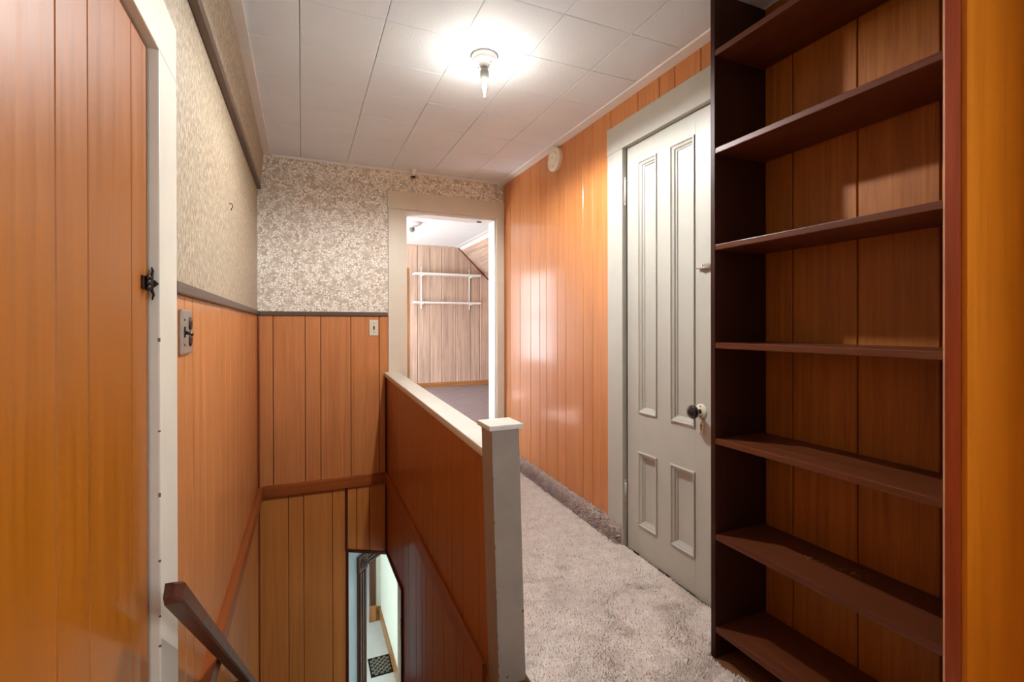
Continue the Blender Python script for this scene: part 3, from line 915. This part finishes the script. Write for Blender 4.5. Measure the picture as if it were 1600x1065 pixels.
# ---- closet door on the left, close to the camera
d6 = tag(empty('door_6', (XL, 0.8, 0)), 'honey plank-faced door in a cream frame, close on the left', 'door', kind='structure')
CXF = XL + 0.012
hz = CZ0 + 0.553
pbox('side_casing', XL - 0.008, CXF, 1.166, 1.3115, -0.2, hz, 'white', d6, 0.003)
pbox('side_casing', XL - 0.008, CXF, 0.27, 0.42, 0, hz, 'white', d6, 0.003)
pbox('head_casing', XL - 0.008, CXF, 0.27, 1.3115, hz, CZ0 + 0.674, 'white', d6, 0.003)
pbox('jamb', -0.34, XL - 0.008, 1.166, 1.19, -0.1, hz, 'trimwhite', d6)
pbox('head_jamb', -0.34, XL - 0.008, 0.42, 1.19, hz, hz + 0.02, 'trimwhite', d6)
lf = pbox('leaf', -0.32, -0.2895, 0.424, 1.164, 0.0, hz - 0.003, 'groove', d6)
eg = [0.424, 0.54, 0.652 - 0.03, 0.773, 0.872, 1.063, 1.164]
for a, b in zip(eg[:-1], eg[1:]):
    g, ch, t, f0 = 0.0009, 0.0016, 0.0105, -0.2895
    prof = [(a + g, 0), (a + g, t - ch), (a + g + ch, t), (b - g - ch, t), (b - g, t - ch), (b - g, 0)]
    sub('plank', MB().prism([(f0 + d_, u, 0.0) for u, d_ in prof], [(f0 + d_, u, hz - 0.003) for u, d_ in prof]), 'panel_door', lf)
# elbow catch on its edge
cz = CZ0 + 0.085
cat_ = padd(MB().box(-0.279, -0.275, 1.118, 1.160, cz - 0.012, cz + 0.013).build('catch_plate', 'iron', None, 0.001), d6)
for zz in (cz + 0.010, cz, cz - 0.010):
    sub('catch_knuckle', MB().lathe([(0.001, 0.0), (0.006, 0.001), (0.007, 0.004), (0.004, 0.007), (0.0005, 0.008)], (-0.275, 1.135, zz), 'x', 12), 'iron', cat_)
sub('catch_lever', MB().tube([(-0.272, 1.158, cz + 0.032), (-0.270, 1.160, cz + 0.026), (-0.2715, 1.156, cz + 0.012), (-0.2715, 1.154, cz), (-0.2715, 1.156, cz - 0.012), (-0.269, 1.161, cz - 0.022), (-0.271, 1.158, cz - 0.032)],
                             [0.0015, 0.0022, 0.0032, 0.004, 0.0032, 0.0024, 0.0015]), 'iron', cat_)
mm = MB().prism([(-0.276, 1.1655, cz + 0.012), (-0.276, 1.1655, cz - 0.012), (-0.266, 1.1655, cz - 0.005), (-0.261, 1.1655, cz), (-0.266, 1.1655, cz + 0.006)],
                [(-0.276, 1.160, cz + 0.012), (-0.276, 1.160, cz - 0.012), (-0.266, 1.160, cz - 0.005), (-0.261, 1.162, cz), (-0.266, 1.160, cz + 0.006)])
sub('catch_keeper', mm, 'iron', cat_)

for dz in (-0.03, -0.21, -0.34, -0.47, -0.58, -0.64, -0.72):
    h = random.uniform(0.003, 0.010)
    sub('paint_chip', MB().box(CXF - 0.004, CXF + 0.0004, 1.1656, 1.1676, CZ0 + dz, CZ0 + dz + h), 'chip', [c_ for c_ in d6.children if c_.name.startswith('side_casing')][0])
# nail left in the grasscloth
nh = tag(empty('nail_hook', (XL, 2.27, CZ0 + 0.48)), 'tiny bent nail left in the tan wallpaper of the left wall', 'nail')
padd(MB().tube([(XL, 2.268, CZ0 + 0.500), (XL + 0.010, 2.272, CZ0 + 0.503), (XL + 0.012, 2.285, CZ0 + 0.492), (XL + 0.008, 2.272, CZ0 + 0.480), (XL + 0.006, 2.288, CZ0 + 0.478)], 0.0016, 6).build('bent_wire', 'iron'), nh)

# ================================================================== THINGS
# ---- newel post (leans a little)
nw = tag(empty('newel_post', (0.6, 1.47, 0)), 'square cream newel post with a flat cap at the end of the half wall', 'post')
lean = lambda z: (0.80 - z) * 0.028
zt_ = CZ0 - 0.330


def leanbox(x0, x1, y0, y1, z0, z1):
    return MB().hexa([(x0 + lean(z0), y0, z0), (x1 + lean(z0), y0, z0), (x1 + lean(z0), y1, z0), (x0 + lean(z0), y1, z0),
                      (x0 + lean(z1), y0, z1), (x1 + lean(z1), y0, z1), (x1 + lean(z1), y1, z1), (x0 + lean(z1), y1, z1)])


padd(leanbox(0.548, 0.643, 1.425, 1.521, -0.04, zt_).build('shaft', 'newel', None, 0.003), nw)
padd(leanbox(0.537, 0.655, 1.414, 1.532, zt_, zt_ + 0.017).build('cap', 'cap', None, 0.004), nw)

for z_ in (0.66, 0.52, 0.44, 0.30, 0.27, 0.16, 0.12, 0.06, 0.03):
    h = random.uniform(0.005, 0.016)
    sub('paint_chip', MB().box(0.5474 + lean(z_), 0.5515 + lean(z_), 1.4244, 1.4275, z_, z_ + h), 'chip', nw.children[0])

# ---- bookcase built against the right wall
bk = tag(empty('bookcase', (1.43, 0.92, 0)), 'tall dark brown bookcase with seven empty shelves on the right', 'bookcase')
BX0, BX1, BY0, BY1 = 1.305, 1.548, 0.604, 1.251
pbox('upright', BX0, BX1 + 0.012, BY1, BY1 + 0.019, 0.0, CEIL - 0.004, 'book_z', bk, 0.0015)
up_r = pbox('upright', BX0 + 0.003, BX1 + 0.012, 0.572, BY0, 0.0, CEIL - 0.004, 'book_red', bk, 0.0015)
sub('worn_edge', MB().box(BX0, BX0 + 0.003, 0.6005, BY0 + 0.0005, 0.0, CEIL - 0.004), 'rawedge', up_r)
sub('front_stile', MB().box(BX0 - 0.002, BX0 + 0.003, 0.572, 0.6005, 0.0, CEIL - 0.004), 'book_red', up_r, 0.001)
pbox('end_panel', BX0 + 0.002, 1.60, 0.562, 0.572, 0.0, CEIL - 0.004, 'panel_end', bk)
boards(bk, 'y', BX1, -1, [1.251, 1.143, 0.931, 0.722, 0.602], 0.02, CEIL - 0.004, 'panel_book', t=0.008, name='back_board')
for o in list(bk.children):
    if o.name.startswith('back_board'):
        padd(o, bk)
pbox('back_panel', BX1 + 0.0085, BX1 + 0.014, 0.602, 1.251, 0.0, CEIL - 0.004, 'groove', bk)
for zz in (0.948, 0.611, 0.279, -0.058, -0.388, -0.718, -1.037):
    z1 = CZ0 + zz
    pbox('shelf', BX0 + 0.001, BX1 - 0.008, BY0, BY1, z1 - 0.020, z1, 'book_y', bk, 0.0025)

sh6 = [c_ for c_ in bk.children if c_.name.startswith('shelf')][5]
for k in range(26):
    yy_ = 1.06 - 0.20 * random.random()
    xx_ = 1.425 + (1.06 - yy_) * 0.22 + random.uniform(-0.012, 0.012)
    l_ = random.uniform(0.003, 0.014)
    zz_ = CZ0 - 0.718
    sub('scratch', MB().hexa([(xx_, yy_, zz_ - 0.0005), (xx_ + l_, yy_ - l_ * 0.3, zz_ - 0.0005), (xx_ + l_, yy_ - l_ * 0.3 + 0.001, zz_ - 0.0005), (xx_, yy_ + 0.001, zz_ - 0.0005),
                              (xx_, yy_, zz_ + 0.0004), (xx_ + l_, yy_ - l_ * 0.3, zz_ + 0.0004), (xx_ + l_, yy_ - l_ * 0.3 + 0.001, zz_ + 0.0004), (xx_, yy_ + 0.001, zz_ + 0.0004)]), 'rawedge', sh6)

# ---- ceiling light with a bare bulb
LX, LY = 0.718, 1.945
cl = tag(empty('ceiling_light', (LX, LY, CEIL)), 'white porcelain lampholder with a bare glowing bulb on the hall ceiling', 'lamp')
padd(MB().lathe([(0.053, 0.0), (0.055, -0.004), (0.055, -0.020), (0.050, -0.032), (0.044, -0.036), (0.020, -0.036), (0.019, -0.048), (0.012, -0.050)], (LX, LY, CEIL), 'z', 36).build('base', 'porcelain'), cl)
for k in range(4):
    t = 0.5 + k * math.pi / 2
    padd(MB().lathe([(0.003, -0.0355), (0.003, -0.038), (0.001, -0.0385)], (LX + 0.036 * math.cos(t), LY + 0.036 * math.sin(t), CEIL), 'z', 10).build('screw', 'iron'), cl)
bl = padd(MB().lathe([(0.010, -0.048), (0.014, -0.052), (0.019, -0.064), (0.019, -0.088), (0.015, -0.104), (0.006, -0.114)], (LX, LY, CEIL), 'z', 24).build('bulb_collar', 'grey'), cl)
sub('bulb_glass', MB().lathe([(0.0194, -0.080), (0.0215, -0.094), (0.0225, -0.118), (0.020, -0.140), (0.015, -0.158), (0.007, -0.171), (0.001, -0.174)], (LX, LY, CEIL), 'z', 24), 'glass', bl)
sub('filament', MB().lathe([(0.001, -0.113), (0.008, -0.118), (0.009, -0.134), (0.005, -0.144), (0.001, -0.146)], (LX, LY, CEIL), 'z', 14), 'filament', bl)
ld = bpy.data.lights.new('bulb_light', 'POINT')
ld.energy = 3.2
ld.color = (1.0, 0.92, 0.80)
ld.shadow_soft_size = 0.02
lo = bpy.data.objects.new('bulb_light', ld)
COL.objects.link(lo)
lo.location = (0, 0, -0.158)
lo.parent = cl
sd_ = bpy.data.lights.new('bulb_downlight', 'SPOT')      # the LED filament throws most of its light away from its collar
sd_.energy = 54
sd_.color = (0.97, 0.98, 1.0)
sd_.spot_size = math.radians(178)
sd_.spot_blend = 0.3
sd_.shadow_soft_size = 0.025
so = bpy.data.objects.new('bulb_downlight', sd_)
COL.objects.link(so)
so.location = (0, 0, -0.158)
so.parent = cl

# ---- smoke detector on the right wall
SY, SZ = 2.728, CZ0 + 1.062
sd = tag(empty('smoke_detector', (XR, SY, SZ)), 'round aged-white smoke detector high on the panelled wall', 'detector')
padd(MB().lathe([(0.072, 0.0), (0.072, -0.010), (0.070, -0.012)], (XR, SY, SZ), 'x', 40).build('base', 'plastic'), sd)
cv = padd(MB().lathe([(0.068, -0.010), (0.076, -0.013), (0.077, -0.024), (0.070, -0.031), (0.045, -0.034), (0.001, -0.035)], (XR, SY, SZ), 'x', 40).build('cover', 'plastic'), sd)
for k in range(6):
    t = k * math.pi / 3 + 0.3
    a0, a1 = t - 0.28, t + 0.28
    pts = [(XR - 0.0333, SY + 0.050 * math.cos(q), SZ + 0.050 * math.sin(q)) for q in np.linspace(a0, a1, 7)]
    sub('vent_slot', MB().tube(pts, 0.0028, 6), 'ivory' if k % 2 else 'steelplate', cv)
sub('test_button', MB().lathe([(0.014, -0.034), (0.014, -0.038), (0.012, -0.039), (0.001, -0.039)], (XR, SY, SZ), 'x', 20), 'plastic', cv)

# ---- ceiling door bumper
bp = tag(empty('door_bumper', (0.757, 3.565, CEIL)), 'small white bumper with black rubber tip on the ceiling above the doorway', 'bumper')
padd(MB().lathe([(0.024, 0.0), (0.023, -0.004), (0.016, -0.014), (0.012, -0.030), (0.012, -0.048)], (0.757, 3.565, CEIL), 'z', 24).build('stem', 'porcelain'), bp)
padd(MB().lathe([(0.014, -0.046), (0.016, -0.049), (0.016, -0.057), (0.012, -0.060), (0.001, -0.060)], (0.757, 3.565, CEIL), 'z', 24).build('rubber_tip', 'black'), bp)

# ---- light switch on the end wall
sw = tag(empty('light_switch', (0.4785, YB, CZ0 - 0.011)), 'single toggle light switch on the end wall panelling', 'switch')
sp = padd(MB().box(0.447, 0.510, YB - 0.007, YB, CZ0 - 0.067, CZ0 + 0.046).build('plate', 'ivory', None, 0.002), sw)
padd(MB().box(0.4735, 0.4835, YB - 0.0085, YB - 0.006, CZ0 - 0.024, CZ0 + 0.002).build('toggle_slot', 'brownplastic'), sw)
padd(MB().prism([(0.4755, YB - 0.008, CZ0 - 0.012), (0.4815, YB - 0.008, CZ0 - 0.012), (0.4815, YB - 0.008, CZ0 - 0.002), (0.4755, YB - 0.008, CZ0 - 0.002)],
                [(0.4765, YB - 0.020, CZ0 - 0.002), (0.4805, YB - 0.020, CZ0 - 0.002), (0.4805, YB - 0.020, CZ0 + 0.004), (0.4765, YB - 0.020, CZ0 + 0.004)]).build('toggle', 'brownplastic'), sw)
for dz in (-0.041, 0.020):
    padd(MB().lathe([(0.0035, -0.007), (0.0035, -0.0085), (0.001, -0.009)], (0.4785, YB, CZ0 + dz), 'y', 10).build('screw', 'iron'), sw)

# ---- combination switch and outlet by the left casing
oy0, oy1, oz0, oz1 = 1.382, 1.499, CZ0 - 0.068, CZ0 + 0.042
ot = tag(empty('outlet_plate', (XL, 1.44, CZ0 - 0.013)), 'steel two-gang plate with a toggle switch and brown outlets beside the left door frame', 'outlet')
padd(MB().box(XL, XL + 0.008, oy0, oy1, oz0, oz1).build('plate', 'steelplate', None, 0.003), ot)
zc = (oz0 + oz1) / 2
for dz in (-0.021, 0.021):
    rc_ = padd(MB().lathe([(0.0165, 0.006), (0.0165, 0.010), (0.015, 0.0112), (0.001, 0.0112)], (XL, 1.470, zc + dz), 'x', 24).build('receptacle', 'brownplastic'), ot)
    for dy in (-0.006, 0.006):
        sub('slot', MB().box(XL + 0.0110, XL + 0.0117, 1.470 + dy - 0.0012, 1.470 + dy + 0.0012, zc + dz - 0.004, zc + dz + 0.005), 'black', rc_)
padd(MB().box(XL + 0.006, XL + 0.010, 1.403, 1.414, zc - 0.013, zc + 0.013).build('toggle_slot', 'black'), ot)
padd(MB().tube([(XL + 0.009, 1.409, zc - 0.001), (XL + 0.026, 1.412, zc - 0.007)], [0.0045, 0.0035], 10).build('toggle', 'brownplastic'), ot)
for dy, dz in ((1.409, -0.032), (1.409, 0.030), (1.470, 0.0)):
    padd(MB().lathe([(0.0032, 0.007), (0.0032, 0.009), (0.001, 0.0095)], (XL, dy, zc + dz), 'x', 10).build('screw', 'iron'), ot)

# ---- handrail
hr = tag(empty('handrail', (-0.215, 1.0, CZ0 - 0.45)), 'worn dark brown wooden handrail sloping down the left stairwell wall', 'handrail')
dr = Vector((0, 1.0, -0.795)).normalized()
pn = Vector((0, 0.795, 1.0)).normalized()
A0 = Vector((0, 1.060, CZ0 - 0.488))
hx0, hx1, hh = -0.229, -0.200, 0.018


def rail_section(p, h, x0, x1):
    c = 0.004
    return [(x0, *(p - pn * h)[1:]), (x1 - c, *(p - pn * h)[1:]), (x1, *(p - pn * (h - c))[1:]), (x1, *(p + pn * (h - c))[1:]), (x1 - c, *(p + pn * h)[1:]), (x0, *(p + pn * h)[1:])]


m = MB()
B0 = A0 + dr * 2.9
m.prism(rail_section(A0, hh, hx0, hx1), rail_section(B0, hh, hx0, hx1))
e0 = A0 - dr * 0.028
m.prism(rail_section(A0, hh, hx0, hx1), rail_section(e0, hh - 0.006, hx0 + 0.002, hx1 - 0.012))
padd(m.build('rail', 'handrail'), hr)
for s in (1.6, 2.5):
    q = A0 + dr * s - pn * 0.012
    padd(MB().box(XL, hx0 + 0.004, q.y - 0.014, q.y + 0.014, q.z - 0.03, q.z + 0.008).build('bracket', 'iron'), hr)

# ---- shelves on the far wall of the next room
for nm, z1, lab in (('upper', CZ0 + 0.905, 'upper white wall shelf on the pale plank wall of the far room'), ('lower', CZ0 + 0.418, 'lower white wall shelf on the pale plank wall of the far room')):
    ws = tag(empty('wall_shelf', (2.3, FY, z1)), lab, 'shelf', 'white shelves in the far room')
    padd(MB().box(1.735, 2.905, FY - 0.24, FY - 0.012, z1 - 0.030, z1).build('shelf_board', 'trimwhite', None, 0.003), ws)
    for bx in (1.893, 2.765):
        padd(MB().prism([(bx - 0.008, FY - 0.012, z1 - 0.03), (bx - 0.008, FY - 0.21, z1 - 0.03), (bx - 0.008, FY - 0.21, z1 - 0.036), (bx - 0.008, FY - 0.012, z1 - 0.05)],
                        [(bx + 0.008, FY - 0.012, z1 - 0.03), (bx + 0.008, FY - 0.21, z1 - 0.03), (bx + 0.008, FY - 0.21, z1 - 0.036), (bx + 0.008, FY - 0.012, z1 - 0.05)]).build('bracket', 'trimwhite'), ws)
for bx, lab in ((1.893, 'left white slotted shelf standard on the far plank wall'), (2.765, 'right white slotted shelf standard on the far plank wall')):
    tag(box('shelf_standard', bx - 0.012, bx + 0.012, FY - 0.012, FY, CZ0 + 0.30, CZ0 + 1.02, 'trimwhite', None, 0.002), lab, 'shelf standard', 'shelf standards in the far room')

# ---- ceiling light of the far room
fl = tag(empty('ceiling_light', (1.37, 6.55, FC)), 'unlit bare-bulb lampholder on the far room ceiling', 'lamp')
padd(MB().lathe([(0.12, 0.0), (0.12, -0.025), (0.09, -0.045), (0.04, -0.05), (0.036, -0.07)], (1.37, 6.55, FC), 'z', 28).build('base', 'porcelain'), fl)
padd(MB().lathe([(0.034, -0.07), (0.036, -0.11), (0.02, -0.13)], (1.37, 6.55, FC), 'z', 20).build('bulb_collar', 'grey'), fl)
padd(MB().lathe([(0.034, -0.10), (0.05, -0.13), (0.056, -0.165), (0.046, -0.20), (0.022, -0.222), (0.001, -0.226)], (1.37, 6.55, FC), 'z', 20).build('bulb_glass', 'glass'), fl)

# ---- floor register below
rg = tag(empty('floor_register', (0.77, 5.37, LZ)), 'dark cast-iron floor register on the light floor below', 'register')
padd(MB().box(0.655, 0.885, 5.225, 5.525, LZ, LZ + 0.004).build('backing', 'black'), rg)
m = MB()
for k in range(2):
    m.box(0.655 + k * 0.215, 0.670 + k * 0.215, 5.225, 5.525, LZ + 0.003, LZ + 0.010)
    m.box(0.655, 0.885, 5.225 + k * 0.285, 5.240 + k * 0.285, LZ + 0.003, LZ + 0.010)
padd(m.build('frame', 'iron'), rg)
m = MB()
for i in range(7):
    for j in range(9):
        if (i + j) % 2:
            cx, cy = 0.685 + i * 0.0285, 5.255 + j * 0.030
            ring = [(cx + 0.013 * math.cos(t), cy + 0.013 * math.sin(t), LZ + 0.008) for t in [2 * math.pi * k / 8 for k in range(9)]]
            m.tube(ring, 0.004, 4)
tag(padd(m.build('scroll_grille', 'steelplate'), rg), kind='stuff')


# ---- carpet pile
def vnoise(x, y, s, seed):
    r = np.random.default_rng(seed)
    g = r.random((64, 64))
    u, v = x * s, y * s
    i, j = np.floor(u).astype(int), np.floor(v).astype(int)
    fu, fv = u - i, v - j
    fu, fv = fu * fu * (3 - 2 * fu), fv * fv * (3 - 2 * fv)
    q = lambda a, b: g[a % 64, b % 64]
    return (q(i, j) * (1 - fu) + q(i + 1, j) * fu) * (1 - fv) + (q(i, j + 1) * (1 - fu) + q(i + 1, j + 1) * fu) * fv


def tufts(name, P, Nrm, H, lean_v, r, mat, parent):
    """one three-sided yarn tuft at each point"""
    n = len(P)
    ref = np.tile(np.array([0.0, 1.0, 0.0]), (n, 1))
    t1 = np.cross(Nrm, ref)
    bad = np.linalg.norm(t1, axis=1) < 1e-3
    t1[bad] = [1, 0, 0]
    t1 /= np.linalg.norm(t1, axis=1)[:, None]
    t2 = np.cross(Nrm, t1)
    ph = rng.random(n) * 6.283
    V = np.zeros((n, 5, 3))
    for k in range(3):
        a = ph + k * 2.0944
        V[:, k] = P + (t1 * np.cos(a)[:, None] + t2 * np.sin(a)[:, None]) * r[:, None]
    tip = P + Nrm * H[:, None] + lean_v
    V[:, 3] = tip + t1 * (r * 0.35)[:, None]
    V[:, 4] = tip - t1 * (r * 0.35)[:, None]
    base = np.arange(n)[:, None] * 5
    F = np.concatenate([base + np.array([0, 1, 3]), base + np.array([1, 4, 3]), base + np.array([1, 2, 4]), base + np.array([2, 0, 4]), base + np.array([0, 3, 4])], axis=0)
    me = bpy.data.meshes.new(name)
    me.vertices.add(n * 5)
    me.vertices.foreach_set('co', V.reshape(-1))
    me.loops.add(len(F) * 3)
    me.loops.foreach_set('vertex_index', F.reshape(-1).astype(np.int32))
    me.polygons.add(len(F))
    me.polygons.foreach_set('loop_start', np.arange(0, len(F) * 3, 3, dtype=np.int32))
    me.update(calc_edges=True)
    o = link(name, me, mat, parent)
    return o


cp = tag(empty('carpet', (1.05, 2.4, 0)), 'mauve-beige shaggy carpet on the hall floor', 'carpet')
m = MB()
m.ybar(0.668, 1.498, 1.272, 1.53, fz, lambda y: fz(y) + 0.010)
m.ybar(0.637, 1.498, 1.53, 3.60, fz, lambda y: fz(y) + 0.010)
m.box(0.672, 1.284, 0.9, 1.27, 0.0, 0.010)
padd(m.build('backing', 'carpet'), cp)
sp_ = 0.0043
gx, gy = np.meshgrid(np.arange(0.64, 1.495, sp_), np.arange(0.92, 3.60, sp_))
x = (gx + (rng.random(gx.shape) - 0.5) * sp_ * 1.3).ravel()
y = (gy + (rng.random(gx.shape) - 0.5) * sp_ * 1.3).ravel()
edge = 1.288 + 0.01 * np.sin(y * 40)
keep = np.where(y > 1.275, (x > 0.64) & ((y > 1.53) | (x > 0.672)), (x < edge) & (x > 0.665 + 0.01 * np.sin(y * 60)))
x, y = x[keep], y[keep]
hz_ = vnoise(x, y, 7, 1) * 0.55 + vnoise(x, y, 17, 2) * 0.45
hz2 = vnoise(x, y, 45, 3)
z = np.where(y > 1.3, 0.034 * (y - 1.3), 0.0) + 0.003
P = np.stack([x, y, z], 1)
Nr = np.tile(np.array([0.0, 0.0, 1.0]), (len(P), 1))
H = 0.008 + 0.0035 * hz_ + 0.0042 * hz2 + 0.002 * rng.random(len(P))
ang = (vnoise(x, y, 5, 4) + 0.5 * vnoise(x, y, 13, 5)) * 7.0
lv = np.stack([np.cos(ang), np.sin(ang), np.zeros(len(x))], 1) * (0.0038 * (0.4 + hz2))[:, None] + (rng.random((len(P), 3)) - 0.5) * 0.005
pl = tufts('pile', P, Nr, H, lv, 0.0032 + 0.0012 * rng.random(len(P)), 'carpet', None)
padd(pl, cp)
tag(pl, kind='stuff')

# carpet turned up the right wall as a base
bs = tag(empty('baseboard_right', (1.48, 2.85, 0.1)), 'fluffy carpet strip turned up the foot of the right panelled wall', 'baseboard', kind='structure')
m = MB()
prof = [(XR, 0.0), (XR - 0.022, 0.0), (XR - 0.024, 0.07), (XR - 0.016, 0.092), (XR, 0.094)]
yy = [2.040, 3.0, 3.605]
for a, b in zip(yy[:-1], yy[1:]):
    m.prism([(px, a, fz(a) + h) for px, h in prof], [(px, b, fz(b) + h) for px, h in prof])
padd(m.build('core', 'cove'), bs)
L = [0, 0.07, 0.094, 0.110]
n = 9000
s = rng.random(n) * 0.110
yv = 2.035 + rng.random(n) * 1.57
wob = 0.008 * (vnoise(yv, yv * 0 + 0.3, 30, 6) - 0.3)
px = np.where(s < 0.07, XR - 0.023, np.where(s < 0.094, XR - 0.023 + (s - 0.07) * 0.5, XR - 0.012 + (s - 0.094) * 0.6))
pz = np.where(s < 0.07, s, np.where(s < 0.094, 0.07 + (s - 0.07) * 0.9, 0.092)) + wob * (s / 0.11)
nx = np.where(s < 0.07, -1.0, np.where(s < 0.094, -0.75, -0.25))
nz = np.where(s < 0.07, 0.10, np.where(s < 0.094, 0.66, 0.97))
P = np.stack([px, yv, pz + 0.034 * (yv - 1.3)], 1)
Nr = np.stack([nx, np.zeros(n), nz], 1)
Nr /= np.linalg.norm(Nr, axis=1)[:, None]
o = tufts('pile', P, Nr, 0.012 + 0.010 * rng.random(n), (rng.random((n, 3)) - 0.5) * 0.012 + np.array([0, 0, -0.002]), 0.0052 + 0.0026 * rng.random(n), 'cove', None)
padd(o, bs)
tag(o, kind='stuff')
